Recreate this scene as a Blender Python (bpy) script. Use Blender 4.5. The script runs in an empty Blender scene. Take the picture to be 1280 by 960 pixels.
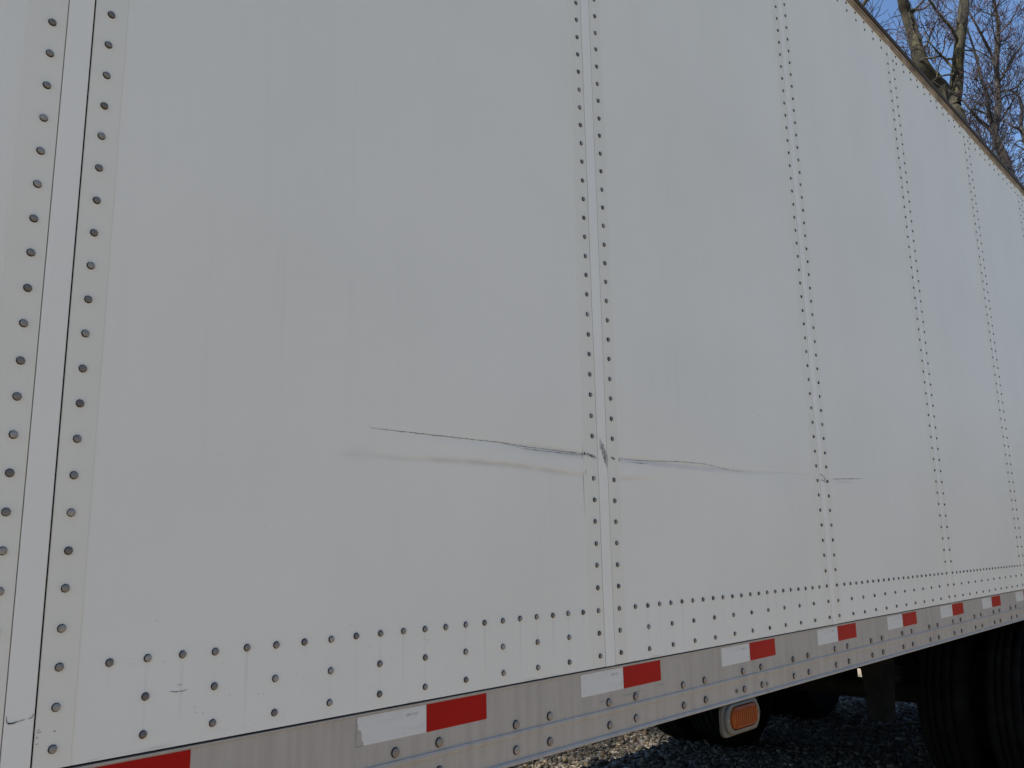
import bpy, math, random
import numpy as np
from mathutils import Vector, Matrix

sc = bpy.context.scene
COL = sc.collection
rng = random.Random(7)
nrng = np.random.default_rng(11)

# ------------------------------------------------------------------ camera
ZB = 1.15                                   # height of the side panels' bottom edge above the ground
W = 1.2192                                  # width of a side panel
CAM = Vector((-0.38063, -1.22661, 0.26763 + ZB))
CF = Vector((0.711692, 0.675843, 0.191654)).normalized()
CR = Vector((0.691181, -0.722430, -0.019090)).normalized()
CU = CR.cross(CF).normalized()
FPX = 1052.33                               # focal length for a 1280 px wide picture
cd = bpy.data.cameras.new('camera')
cam = bpy.data.objects.new('camera', cd)
COL.objects.link(cam)
cd.sensor_width = 36.0
cd.lens = 36.0 * FPX / 1280.0
cd.clip_start = 0.05
cd.clip_end = 3000
m = Matrix((CR, CU, -CF)).transposed().to_4x4()
m.translation = CAM
cam.matrix_world = m
sc.camera = cam

# ------------------------------------------------------------------ light
SUN = Vector((-0.67, 0.06, 0.72)).normalized()      # towards the sun
world = bpy.data.worlds.new('World')
sc.world = world
world.use_nodes = True
wn = world.node_tree.nodes
wl = world.node_tree.links
wn.clear()
wo = wn.new('ShaderNodeOutputWorld')
bg = wn.new('ShaderNodeBackground')
sky = wn.new('ShaderNodeTexSky')
sky.sky_type = 'NISHITA'
sky.sun_disc = False
sky.sun_elevation = math.asin(SUN.z)
sky.sun_rotation = math.atan2(SUN.x, SUN.y)
sky.air_density = 1.0
sky.dust_density = 0.1
sky.ozone_density = 5.0
bg.inputs['Strength'].default_value = 0.085
wl.new(sky.outputs[0], bg.inputs['Color'])
wl.new(bg.outputs[0], wo.inputs['Surface'])
sl = bpy.data.lights.new('sun', 'SUN')
sl.energy = 5.0
sl.angle = math.radians(0.53)
sl.color = (1.0, 0.94, 0.84)
so = bpy.data.objects.new('sun', sl)
COL.objects.link(so)
so.rotation_euler = SUN.to_track_quat('Z', 'Y').to_euler()
so.location = (0, 0, 30)
sc.view_settings.view_transform = 'Standard'
sc.view_settings.look = 'None'
sc.view_settings.exposure = 1.12
sc.view_settings.gamma = 1.0


# ------------------------------------------------------------------ materials
def mat(name, col=(0.5, 0.5, 0.5), rough=0.5, metal=0.0, spec=0.5):
    mt = bpy.data.materials.new(name)
    mt.use_nodes = True
    b = mt.node_tree.nodes['Principled BSDF']
    b.inputs['Base Color'].default_value = (*col, 1)
    b.inputs['Roughness'].default_value = rough
    b.inputs['Metallic'].default_value = metal
    b.inputs['Specular IOR Level'].default_value = spec
    return mt


class NT:
    """small wrapper that makes node graphs short to write"""
    def __init__(s, mt):
        s.t = mt.node_tree
        s.b = s.t.nodes['Principled BSDF']

    def n(s, kind, **kw):
        nd = s.t.nodes.new(kind)
        for k, v in kw.items():
            setattr(nd, k, v)
        return nd

    def l(s, a, b):
        s.t.links.new(a, b)

    def math(s, op, a, b=None, c=None, clamp=False):
        nd = s.n('ShaderNodeMath', operation=op, use_clamp=clamp)
        for i, v in enumerate((a, b, c)):
            if v is None:
                continue
            if isinstance(v, (int, float)):
                nd.inputs[i].default_value = v
            else:
                s.l(v, nd.inputs[i])
        return nd.outputs[0]

    def coord(s, scale=(1, 1, 1), which='Object'):
        tc = s.n('ShaderNodeTexCoord')
        mp = s.n('ShaderNodeMapping')
        mp.inputs['Scale'].default_value = scale
        s.l(tc.outputs[which], mp.inputs['Vector'])
        return mp.outputs[0]

    def noise(s, vec, scale, detail=4, rough=0.55):
        nd = s.n('ShaderNodeTexNoise')
        nd.inputs['Scale'].default_value = scale
        nd.inputs['Detail'].default_value = detail
        nd.inputs['Roughness'].default_value = rough
        s.l(vec, nd.inputs['Vector'])
        return nd.outputs['Fac']

    def ramp(s, fac, stops):
        nd = s.n('ShaderNodeValToRGB')
        el = nd.color_ramp.elements
        while len(el) < len(stops):
            el.new(0.5)
        for e, (p, c) in zip(el, stops):
            e.position = p
            e.color = (*c, 1) if len(c) == 3 else c
        s.l(fac, nd.inputs['Fac'])
        return nd.outputs['Color']

    def mix(s, fac, a, b, mode='MIX'):
        nd = s.n('ShaderNodeMix', data_type='RGBA', blend_type=mode)
        for sock, v in ((nd.inputs[0], fac), (nd.inputs[6], a), (nd.inputs[7], b)):
            if isinstance(v, (int, float)):
                sock.default_value = v
            elif isinstance(v, tuple):
                sock.default_value = (*v, 1)
            else:
                s.l(v, sock)
        return nd.outputs[2]

    def smooth(s, v, lo, hi):
        nd = s.n('ShaderNodeMapRange', interpolation_type='SMOOTHSTEP')
        nd.inputs['From Min'].default_value = lo
        nd.inputs['From Max'].default_value = hi
        s.l(v, nd.inputs['Value'])
        return nd.outputs[0]

    def bump(s, h, strength, dist):
        nd = s.n('ShaderNodeBump')
        nd.inputs['Strength'].default_value = strength
        nd.inputs['Distance'].default_value = dist
        s.l(h, nd.inputs['Height'])
        s.l(nd.outputs[0], s.b.inputs['Normal'])


def paint_material(name, base, drips, rough=0.30):
    mt = mat(name, base, rough, 0.0, 0.07)
    q = NT(mt)
    pos = q.coord()
    big = q.noise(pos, 1.7, 3)
    col = q.mix(q.smooth(big, 0.3, 0.75), base, tuple(c * f for c, f in zip(base, (0.955, 0.955, 0.945))))
    # rain streaks in the road film
    st = q.noise(q.coord((38, 38, 0.9)), 1.0, 3, 0.6)
    col = q.mix(q.math('MULTIPLY', q.smooth(st, 0.50, 0.80), q.math('MULTIPLY_ADD', q.smooth(q.noise(pos, 0.9, 3), 0.45, 0.7), 0.13, 0.03)), col, (0.50, 0.49, 0.45))
    # fine chips and specks
    vo = q.n('ShaderNodeTexVoronoi')
    vo.inputs['Scale'].default_value = 21
    q.l(pos, vo.inputs['Vector'])
    pick = q.n('ShaderNodeSeparateColor')
    q.l(vo.outputs['Color'], pick.inputs[0])
    size = q.math('MULTIPLY', q.math('SUBTRACT', pick.outputs[0], 0.78), 0.13)
    sp = q.math('LESS_THAN', vo.outputs['Distance'], size)
    col = q.mix(q.math('MULTIPLY', sp, q.math('MULTIPLY', pick.outputs[1], 0.55)), col, (0.16, 0.15, 0.14))
    if drips:
        sep = q.n('ShaderNodeSeparateXYZ')
        q.l(pos, sep.inputs[0])
        fr = q.math('ABSOLUTE', q.math('SUBTRACT', q.math('FRACT', q.math('ADD', q.math('DIVIDE', q.math('SUBTRACT', sep.outputs[0], 0.105), 0.05105), 0.5)), 0.5))
        line = q.smooth(fr, 0.075, 0.02)
        zone = q.math('MULTIPLY', q.smooth(sep.outputs[2], 0.127, 0.122), q.smooth(sep.outputs[2], -0.02, 0.11))
        br = q.smooth(q.noise(q.coord((60, 1, 6)), 1.0, 2), 0.35, 0.7)
        f = q.math('MULTIPLY', q.math('MULTIPLY', line, zone), q.math('MULTIPLY', br, 0.17))
        col = q.mix(f, col, (0.36, 0.33, 0.28))
        # splash dirt collecting above the bottom rail
        dn = q.noise(q.coord((9, 9, 40)), 1.0, 5, 0.7)
        df = q.math('MULTIPLY', q.smooth(sep.outputs[2], 0.010, 0.0), q.smooth(dn, 0.50, 0.75))
        col = q.mix(q.math('MULTIPLY', df, 0.6), col, (0.25, 0.225, 0.19))
    at_ = q.n('ShaderNodeAttribute', attribute_name='scuff_and_shade')  # greys the paint for crease shading and for scuffing by the scratch
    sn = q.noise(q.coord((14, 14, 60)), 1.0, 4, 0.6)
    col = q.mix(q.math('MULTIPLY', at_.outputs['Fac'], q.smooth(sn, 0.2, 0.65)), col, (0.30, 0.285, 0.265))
    q.l(col, q.b.inputs['Base Color'])
    rg = q.n('ShaderNodeMapRange')
    q.l(st, rg.inputs['Value'])
    rg.inputs['To Min'].default_value = rough - 0.05
    rg.inputs['To Max'].default_value = rough + 0.14
    q.l(rg.outputs[0], q.b.inputs['Roughness'])
    q.bump(q.noise(pos, 420, 2), 0.05, 0.0004)
    return mt


M = {}
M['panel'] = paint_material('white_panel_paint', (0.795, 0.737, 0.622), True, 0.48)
M['flange'] = paint_material('white_flange_paint', (0.77, 0.71, 0.585), False, 0.45)
M['strip'] = paint_material('white_strip_paint', (0.82, 0.758, 0.645), False, 0.40)
M['sealant'] = mat('black_sealant', (0.006, 0.006, 0.006), 0.9, 0.0, 0.1)

M['rail'] = mat('weathered_aluminium', (0.42, 0.40, 0.37), 0.55, 0.08)
q = NT(M['rail'])
a = q.noise(q.coord((30, 30, 2.2)), 1.0, 5, 0.65)
b_ = q.noise(q.coord((3, 3, 7)), 1.0, 4)
c_ = q.ramp(a, [(0.25, (0.345, 0.298, 0.242)), (0.55, (0.425, 0.372, 0.306)), (0.85, (0.48, 0.422, 0.352))])
c_ = q.mix(q.math('MULTIPLY', q.smooth(b_, 0.5, 0.8), 0.35), c_, (0.31, 0.275, 0.225))
g_ = q.noise(q.coord((260, 260, 260)), 1.0, 2)
c_ = q.mix(q.math('MULTIPLY', q.smooth(g_, 0.55, 0.8), 0.25), c_, (0.26, 0.24, 0.21))
q.l(c_, q.b.inputs['Base Color'])
q.bump(a, 0.08, 0.001)

M['top_rail'] = mat('grimy_top_rail', (0.30, 0.22, 0.14), 0.6, 0.15)
q = NT(M['top_rail'])
a = q.noise(q.coord((9, 9, 30)), 1.0, 5, 0.65)
q.l(q.ramp(a, [(0.3, (0.13, 0.085, 0.05)), (0.55, (0.34, 0.26, 0.18)), (0.8, (0.50, 0.43, 0.34))]), q.b.inputs['Base Color'])

M['roof_edge'] = mat('dark_roof_edge', (0.045, 0.034, 0.024), 0.7, 0.0, 0.3)
M['rivet'] = mat('dull_rivet_steel', (0.2, 0.19, 0.17), 0.38, 0.25)
q = NT(M['rivet'])
oi = q.n('ShaderNodeObjectInfo')
geo = q.n('ShaderNodeNewGeometry')
r_ = q.math('FRACT', q.math('ADD', oi.outputs['Random'], geo.outputs['Random Per Island']))
a = q.noise(q.coord((300, 300, 300)), 1.0, 3)
c_ = q.ramp(r_, [(0.0, (0.14, 0.115, 0.092)), (0.5, (0.225, 0.195, 0.16)), (1.0, (0.34, 0.30, 0.25))])
q.l(q.mix(q.math('MULTIPLY', q.smooth(a, 0.5, 0.75), 0.5), c_, (0.09, 0.07, 0.055)), q.b.inputs['Base Color'])
M['grime'] = mat('rivet_grime', (0.020, 0.017, 0.014), 0.8)

M['bolt'] = mat('bolt_aluminium', (0.36, 0.345, 0.33), 0.5, 0.1)
q = NT(M['bolt'])
oi = q.n('ShaderNodeObjectInfo')
a = q.noise(q.coord((150, 150, 150)), 1.0, 3)
c_ = q.ramp(oi.outputs['Random'], [(0, (0.23, 0.18, 0.13)), (1, (0.36, 0.29, 0.22))])
q.l(q.mix(q.math('MULTIPLY', q.smooth(a, 0.45, 0.75), 0.5), c_, (0.17, 0.145, 0.12)), q.b.inputs['Base Color'])


def tape_material(name, col, film):
    mt = mat(name, col, 0.4, 0.0, 0.12)
    q = NT(mt)
    a = q.noise(q.coord((10, 10, 45)), 1.0, 5, 0.65)
    c = q.mix(q.math('MULTIPLY', q.smooth(a, 0.42, 0.78), 0.5), col, film)
    br = q.n('ShaderNodeTexVoronoi', feature='DISTANCE_TO_EDGE')
    br.inputs['Scale'].default_value = 230
    q.l(q.coord(), br.inputs['Vector'])
    c = q.mix(q.math('MULTIPLY', q.smooth(br.outputs['Distance'], 0.12, 0.02), 0.16), c, tuple(x * 0.6 for x in col))
    q.l(c, q.b.inputs['Base Color'])
    return mt


M['tape_white'] = tape_material('white_reflective_tape', (0.68, 0.64, 0.565), (0.50, 0.46, 0.40))
M['tape_red'] = tape_material('red_reflective_tape', (0.40, 0.006, 0.004), (0.24, 0.006, 0.004))
M['ink'] = mat('print_ink', (0.03, 0.03, 0.03), 0.6)
M['scratch'] = mat('scratch_metal', (0.10, 0.095, 0.09), 0.6)
q = NT(M['scratch'])
a = q.noise(q.coord((35, 35, 35)), 1.0, 3)
q.l(q.ramp(a, [(0.35, (0.07, 0.065, 0.06)), (0.65, (0.30, 0.29, 0.275))]), q.b.inputs['Base Color'])
M['scuff_and_shade'] = mat('scuffed_paint', (0.60, 0.59, 0.57), 0.6)
M['smear'] = mat('grey_smear', (0.56, 0.515, 0.44), 0.7, 0.0, 0.1)
M['core'] = mat('torn_plastic_core', (0.48, 0.44, 0.38), 0.8)
q = NT(M['core'])
a = q.noise(q.coord((160, 160, 90)), 1.0, 4, 0.7)
q.l(q.ramp(a, [(0.36, (0.12, 0.10, 0.085)), (0.52, (0.42, 0.38, 0.33)), (0.7, (0.66, 0.64, 0.60))]), q.b.inputs['Base Color'])
q.bump(a, 0.4, 0.002)

M['steel'] = mat('dark_frame_steel', (0.030, 0.029, 0.027), 0.8, 0.0, 0.08)
q = NT(M['steel'])
a = q.noise(q.coord((6, 6, 6)), 1.0, 5)
q.l(q.ramp(a, [(0.35, (0.010, 0.010, 0.010)), (0.7, (0.030, 0.026, 0.021))]), q.b.inputs['Base Color'])
M['rubber'] = mat('tyre_rubber', (0.022, 0.022, 0.023), 0.85, 0.0, 0.06)
q = NT(M['rubber'])
a = q.noise(q.coord((9, 9, 9)), 1.0, 5)
q.l(q.ramp(a, [(0.35, (0.006, 0.005, 0.005)), (0.75, (0.013, 0.012, 0.010))]), q.b.inputs['Base Color'])
M['rim'] = mat('rim_steel', (0.06, 0.055, 0.05), 0.6, 0.3)
M['wood'] = mat('floor_timber', (0.06, 0.045, 0.03), 0.8)
M['roof'] = mat('roof_sheet', (0.55, 0.55, 0.54), 0.4, 0.4)
M['lamp_plate'] = mat('lamp_bracket_paint', (0.10, 0.09, 0.072), 0.5)
M['lamp_ring'] = mat('lamp_flange_plastic', (0.118, 0.106, 0.083), 0.45)
for k in ('lamp_plate', 'lamp_ring'):
    q = NT(M[k])
    a = q.noise(q.coord((25, 25, 25)), 1.0, 5, 0.7)
    base = tuple(q.b.inputs['Base Color'].default_value[:3])
    q.l(q.mix(q.math('MULTIPLY', q.smooth(a, 0.4, 0.75), 0.6), base, (0.10, 0.09, 0.07)), q.b.inputs['Base Color'])
M['lens'] = mat('amber_lens', (0.25, 0.046, 0.003), 0.4, 0.0, 0.2)
M['hose'] = mat('rubber_hose', (0.03, 0.03, 0.03), 0.5)

M['stone'] = mat('gravel_stone', (0.3, 0.28, 0.25), 0.85)
q = NT(M['stone'])
geo = q.n('ShaderNodeNewGeometry')
a = q.noise(q.coord((60, 60, 60)), 1.0, 3)
c_ = q.ramp(geo.outputs['Random Per Island'], [(0.0, (0.022, 0.016, 0.010)), (0.35, (0.060, 0.048, 0.033)), (0.7, (0.11, 0.092, 0.064)), (0.9, (0.15, 0.098, 0.045)), (1.0, (0.26, 0.225, 0.175))])
q.l(q.mix(q.math('MULTIPLY', q.smooth(a, 0.4, 0.7), 0.4), c_, (0.13, 0.115, 0.095)), q.b.inputs['Base Color'])

M['ground'] = mat('gravel_ground', (0.2, 0.18, 0.16), 0.95)
q = NT(M['ground'])
vo = q.n('ShaderNodeTexVoronoi')
vo.inputs['Scale'].default_value = 32
q.l(q.coord(), vo.inputs['Vector'])
sp = q.n('ShaderNodeSeparateColor')
q.l(vo.outputs['Color'], sp.inputs[0])
c_ = q.ramp(sp.outputs[0], [(0, (0.11, 0.089, 0.060)), (0.5, (0.25, 0.212, 0.155)), (1, (0.35, 0.305, 0.235))])
big = q.noise(q.coord(), 0.35, 5)
q.l(q.mix(q.math('MULTIPLY', q.smooth(big, 0.4, 0.7), 0.6), c_, (0.21, 0.165, 0.11)), q.b.inputs['Base Color'])
q.bump(q.math('SUBTRACT', 0.6, vo.outputs['Distance']), 0.8, 0.02)


def bark(name, c0, c1, c2):
    mt = mat(name, c1, 0.9)
    q = NT(mt)
    a = q.noise(q.coord((9, 9, 2.4)), 1.0, 6, 0.7)
    b = q.noise(q.coord((2, 2, 1.3)), 1.0, 4)
    c = q.ramp(a, [(0.36, c0), (0.52, c1), (0.7, c2)])
    c = q.mix(q.math('MULTIPLY', q.smooth(b, 0.48, 0.66), 0.6), c, (0.055, 0.05, 0.042))
    q.l(c, q.b.inputs['Base Color'])
    q.bump(a, 0.9, 0.03)
    return mt


M['bark_moss'] = bark('mossy_bark', (0.006, 0.005, 0.003), (0.019, 0.016, 0.007), (0.072, 0.060, 0.023))
M['bark_grey'] = bark('grey_bark', (0.008, 0.007, 0.007), (0.022, 0.018, 0.017), (0.085, 0.066, 0.056))
M['twig'] = mat('twig_bark', (0.018, 0.013, 0.014), 0.9)
M['bud'] = mat('red_buds', (0.050, 0.018, 0.020), 0.85)


# ------------------------------------------------------------------ mesh helpers
class MB:
    def __init__(s):
        s.v = []
        s.f = []
        s.mi = []

    def add(s, vs, fs, mi=0):
        o = len(s.v)
        s.v.extend(vs)
        s.f.extend([tuple(i + o for i in f) for f in fs])
        s.mi.extend([mi] * len(fs))

    def box(s, x0, x1, y0, y1, z0, z1, mi=0):
        s.add([(x0, y0, z0), (x1, y0, z0), (x1, y1, z0), (x0, y1, z0), (x0, y0, z1), (x1, y0, z1), (x1, y1, z1), (x0, y1, z1)],
              [(0, 3, 2, 1), (4, 5, 6, 7), (0, 1, 5, 4), (1, 2, 6, 5), (2, 3, 7, 6), (3, 0, 4, 7)], mi)

    def prism_z(s, prof, z0, z1, mi=0):        # prof: (x, y) loop, counter-clockwise seen from above
        n = len(prof)
        s.add([(x, y, z0) for x, y in prof] + [(x, y, z1) for x, y in prof],
              [(i, (i + 1) % n, n + (i + 1) % n, n + i) for i in range(n)] + [tuple(range(n))[::-1], tuple(range(n, 2 * n))], mi)

    def prism_x(s, prof, x0, x1, mi=0):        # prof: (y, z) loop
        n = len(prof)
        s.add([(x0, y, z) for y, z in prof] + [(x1, y, z) for y, z in prof],
              [(i, n + i, n + (i + 1) % n, (i + 1) % n) for i in range(n)] + [tuple(range(n)), tuple(range(n, 2 * n))[::-1]], mi)

    def prism_y(s, prof, y0, y1, mi=0):        # prof: (x, z) loop counter-clockwise seen from -y; y0 is the front
        n = len(prof)
        s.add([(x, y0, z) for x, z in prof] + [(x, y1, z) for x, z in prof],
              [tuple(range(n)), tuple(range(n, 2 * n))[::-1]] + [(i, n + i, n + (i + 1) % n, (i + 1) % n) for i in range(n)], mi)

    def lathe_y(s, prof, cx, cy, cz, seg, mis=None, cap=True, ph=0.0):   # prof: (radius, y) from back to front
        vs = []
        for r, y in prof:
            for k in range(seg):
                t = 2 * math.pi * (k + ph) / seg
                vs.append((cx + r * math.cos(t), cy + y, cz + r * math.sin(t)))
        fs, mi = [], []
        for i in range(len(prof) - 1):
            for k in range(seg):
                a, b = i * seg + k, i * seg + (k + 1) % seg
                fs.append((a, b, b + seg, a + seg))
                mi.append(mis[i] if mis else 0)
        if cap:
            fs.append(tuple(range((len(prof) - 1) * seg, len(prof) * seg)))
            mi.append(mis[-1] if mis else 0)
        o = len(s.v)
        s.v.extend(vs)
        s.f.extend([tuple(i + o for i in f) for f in fs])
        s.mi.extend(mi)

    def tube(s, pts, rad, sides=6, mi=0, close=False):
        n = len(pts)
        P = [Vector(p) for p in pts]
        ref = Vector((0.31, 0.17, 0.93)).normalized()
        vs = []
        for i in range(n):
            t = (P[min(i + 1, n - 1)] - P[max(i - 1, 0)])
            if t.length < 1e-9:
                t = Vector((0, 0, 1))
            t.normalize()
            e1 = t.cross(ref)
            if e1.length < 0.05:
                e1 = t.cross(Vector((1, 0, 0)))
            e1.normalize()
            e2 = t.cross(e1)
            r = rad[i]
            for k in range(sides):
                an = 2 * math.pi * k / sides
                vs.append(tuple(P[i] + e1 * (r * math.cos(an)) + e2 * (r * math.sin(an))))
        fs = []
        for i in range(n - 1):
            for k in range(sides):
                a, b = i * sides + k, i * sides + (k + 1) % sides
                fs.append((a, b, b + sides, a + sides))
        if close:
            fs.append(tuple(range(sides))[::-1])
            fs.append(tuple(range((n - 1) * sides, n * sides)))
        s.add(vs, fs, mi)

    def mesh(s, name, mats, smooth=False):
        me = bpy.data.meshes.new(name)
        me.from_pydata(s.v, [], s.f)
        for mt in (mats if isinstance(mats, (list, tuple)) else [mats]):
            me.materials.append(mt)
        if any(s.mi):
            me.polygons.foreach_set('material_index', s.mi)
        if smooth:
            me.polygons.foreach_set('use_smooth', [True] * len(me.polygons))
        me.update()
        return me

    def build(s, name, mats, parent=None, loc=(0, 0, 0), smooth=False, bevel=0.0):
        o = bpy.data.objects.new(name, s.mesh(name, mats, smooth))
        COL.objects.link(o)
        o.location = loc
        if parent:
            o.parent = parent
        if bevel:
            bv = o.modifiers.new('bevel', 'BEVEL')
            bv.width = bevel
            bv.segments = 2
            bv.limit_method = 'ANGLE'
        return o


def link(name, me, parent, loc=(0, 0, 0)):
    o = bpy.data.objects.new(name, me)
    COL.objects.link(o)
    o.location = loc
    o.parent = parent
    return o


def empty(name, loc):
    o = bpy.data.objects.new(name, None)
    COL.objects.link(o)
    o.location = loc
    o.empty_display_size = 0.3
    return o


def smoothstep(a, b, x):
    t = np.clip((x - a) / (b - a), 0, 1)
    return t * t * (3 - 2 * t)


# ------------------------------------------------------------------ the trailer
trailer = empty('semi_trailer', (0, 0, ZB))      # local z = 0 is the panels' bottom edge
trailer['label'] = 'long white riveted box trailer with scratched side panels and red and white tape'
trailer['category'] = 'trailer'
K0, K1 = -7, 6                                   # joints at k * W
X0, X1 = K0 * W, K1 * W
TOPZ = 2.668
DEEP = 2.59


def dent(u, v):
    """how far the skin is pushed in (m) at trailer position u, v by the long scrape"""
    g = smoothstep(0.50, 1.15, u) * (1 - smoothstep(1.25, 1.75, u)) + 0.10 * smoothstep(1.25, 1.7, u) * (1 - smoothstep(2.3, 2.6, u))
    c = 0.4405 + 0.004 * np.sin(u * 9) - 0.006 * smoothstep(0.5, 1.15, u)
    step = smoothstep(c + 0.009, c - 0.006, v)
    rec = 1 - smoothstep(c - 0.012, c - 0.17, v)
    low = step * rec * 0.0022 * (0.45 + 0.55 * g) * smoothstep(0.47, 0.56, u) * (1 - smoothstep(1.3, 1.7, u))
    s = 0.484 - 0.004 * smoothstep(0.9, 1.2, u)
    up = np.exp(-((v - s) / 0.007) ** 2) * 0.0014 * (0.35 * smoothstep(0.52, 0.6, u) + 0.65 * g) * (1 - smoothstep(2.5, 2.8, u))
    up += np.exp(-((v - s - 0.0) / 0.045) ** 2) * 0.0012 * g
    return low + up


def wave(U, V, k):
    fade = smoothstep(0.05, 0.20, U) * (1 - smoothstep(W - 0.20, W - 0.05, U)) * smoothstep(0.13, 0.35, V) * (1 - smoothstep(2.3, 2.6, V))
    return fade * (0.0011 * np.sin(V * 5.1 + 1.7 * k + 1.2 * np.sin(U * 3.3 + k)) * np.sin(U * 4.4 + 0.6 * k + 0.5) + 0.00055 * np.sin(V * 11.7 + U * 5.9 + k * 2.1))


def panel_mesh(k, fine):
    us = list(np.linspace(0.0165, W - 0.0205, 80 if fine else 24))
    if fine:
        vs = list(np.linspace(0.0014, 0.24, 14)) + list(np.arange(0.25, 0.40, 0.008)) + list(np.arange(0.40, 0.52, 0.0022)) + list(np.arange(0.525, 0.70, 0.014)) + list(np.linspace(0.72, TOPZ + 0.004, 44))
    else:
        vs = list(np.linspace(0.0014, TOPZ + 0.004, 56))
    U, V = np.meshgrid(np.array(us), np.array(vs))
    G = U + k * W
    Y = wave(U, V, k) + (dent(G, V) if fine else 0.0)
    n, mm = len(us), len(vs)
    verts = np.stack([U, Y, V], -1).reshape(-1, 3)
    faces = [(j * n + i, j * n + i + 1, (j + 1) * n + i + 1, (j + 1) * n + i) for j in range(mm - 1) for i in range(n - 1)]
    b = MB()
    b.add([tuple(map(float, p)) for p in verts], faces)
    # thickness: a folded return along the four edges
    T = 0.006
    loop = [i for i in range(n)] + [j * n + n - 1 for j in range(1, mm)] + [(mm - 1) * n + i for i in range(n - 2, -1, -1)] + [j * n for j in range(mm - 2, 0, -1)]
    o = len(b.v)
    L = len(loop)
    b.v.extend([b.v[i] for i in loop])
    b.v.extend([(b.v[i][0], b.v[i][1] + T, b.v[i][2]) for i in loop])
    b.f.extend([(o + i, o + L + i, o + L + (i + 1) % L, o + (i + 1) % L) for i in range(L)])
    b.mi.extend([0] * L)
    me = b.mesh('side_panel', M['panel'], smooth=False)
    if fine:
        at_ = me.attributes.new('scuff_and_shade', 'FLOAT', 'POINT')
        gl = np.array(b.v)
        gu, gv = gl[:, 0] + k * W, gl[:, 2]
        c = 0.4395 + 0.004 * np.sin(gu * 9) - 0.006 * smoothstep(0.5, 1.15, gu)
        lo = np.exp(-((gv - c) / 0.0055) ** 2) * smoothstep(0.47, 0.58, gu) * (1 - smoothstep(1.22, 1.5, gu)) * (0.20 + 0.16 * smoothstep(0.6, 0.75, gu) - 0.10 * smoothstep(0.95, 1.1, gu))  # shading of the crease painted in as a soft grey band
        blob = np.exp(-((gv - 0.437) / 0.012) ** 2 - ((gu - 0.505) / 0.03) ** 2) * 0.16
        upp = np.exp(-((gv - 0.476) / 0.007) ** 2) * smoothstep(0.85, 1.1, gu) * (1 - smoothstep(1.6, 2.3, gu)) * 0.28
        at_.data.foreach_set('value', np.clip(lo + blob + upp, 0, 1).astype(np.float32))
    return me


PANEL = {}
generic = {}
for k in range(K0, K1):
    fine = k in (0, 1, 2)
    if fine:
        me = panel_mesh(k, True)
    else:
        key = k % 3
        if key not in generic:
            generic[key] = panel_mesh(k, False)
        me = generic[key]
    for p in me.polygons:
        p.use_smooth = True
    o = link('side_panel', me, trailer, (k * W, 0, 0))
    if k == 0:
        o['label'] = 'white side panel with the start of the long scratch'
    if k == 1:
        o['label'] = 'white side panel crossed by the wavy end of the scratch'
    PANEL[k] = o

# joints: two riveted flanges and a raised strip between them, over a black seam
fl = MB()
H0, H1 = 0.0016, TOPZ + 0.003
fl.prism_z([(-0.0725, 0.0008), (-0.0712, -0.0013), (-0.0212, -0.0016), (-0.0204, -0.0010), (-0.0204, 0.0008)], H0, H1)
fl.prism_z([(0.0172, 0.0008), (0.0172, -0.0010), (0.0180, -0.0016), (0.0630, -0.0013), (0.0645, 0.0008)], H0, H1)
fl_me = fl.mesh('joint_flange', M['flange'])
stp = MB()
stp.prism_z([(-0.0193, 0.006), (-0.0193, -0.0022), (-0.0182, -0.0032), (0.0135, -0.0032), (0.0146, -0.0022), (0.0146, 0.006)], H0, H1)
stp_me = stp.mesh('joint_strip', M['strip'])
sm_ = MB()
sm_.box(-0.030, 0.026, 0.0068, 0.012, H0, H1)
sm_.box(0.01475, 0.01705, -0.0002, 0.0066, H0, H1)
sm_.box(-0.02025, -0.0194, 0.0010, 0.0066, H0, H1)
sm_me = sm_.mesh('seam_sealant', M['sealant'])
JOINT = {}
for k in range(K0, K1 + 1):
    JOINT[k] = link('joint_flange', fl_me, trailer, (k * W, 0, 0))
    link('joint_strip', stp_me, trailer, (k * W, 0, 0))
    link('seam_sealant', sm_me, trailer, (k * W, 0, 0))


# ------- rivets
def rivet_mesh(seg):
    b = MB()
    b.lathe_y([(0.0060, -0.0002), (0.0053, -0.0009), (0.0050, -0.0027), (0.0041, -0.0037), (0.0022, -0.0042)], 0, 0, 0, seg, [1, 1, 0, 0, 0])
    return b


rv_me = rivet_mesh(8).mesh('rivet', [M['rivet'], M['grime']])
for p in rv_me.polygons:
    p.use_smooth = p.material_index == 0
riv = []                                                  # (u, y, v, parent key)
SK = {0: 0.04997, 1: 0.04972, 2: 0.04965, 3: 0.0496}
for k in range(-1, K1 + 1):
    s = SK.get(k, 0.0497)
    n = 0
    while True:
        v = 0.0265 + s * n
        if v > TOPZ - 0.03:
            break
        for d in (-0.0393, 0.0393):
            miss = (k == 1 and n == 9)
            if not miss:
                riv.append((k * W + d + rng.uniform(-.0006, .0006), -0.0014, v + rng.uniform(-.0008, .0008), ('J', k)))
        n += 1
for k in range(-1, K1):
    for n in range(21):
        u = k * W + 0.1045 + 0.05105 * n
        riv.append((u + rng.uniform(-.0006, .0006), 0, 0.1256 + rng.uniform(-.0006, .0006), ('P', k)))
        if n % 2 == 1:
            riv.append((u + rng.uniform(-.0008, .0008), 0, 0.0753 + rng.uniform(-.0006, .0006), ('P', k)))
            riv.append((u + rng.uniform(-.0008, .0008), 0, 0.0246 + rng.uniform(-.0006, .0006), ('P', k)))
    for n in range(11):
        u = k * W + 0.093 + 0.102 * n
        riv.append((u, 0, 2.6515, ('P', k)))
        riv.append((u, 0, 2.6125, ('P', k)))


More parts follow.
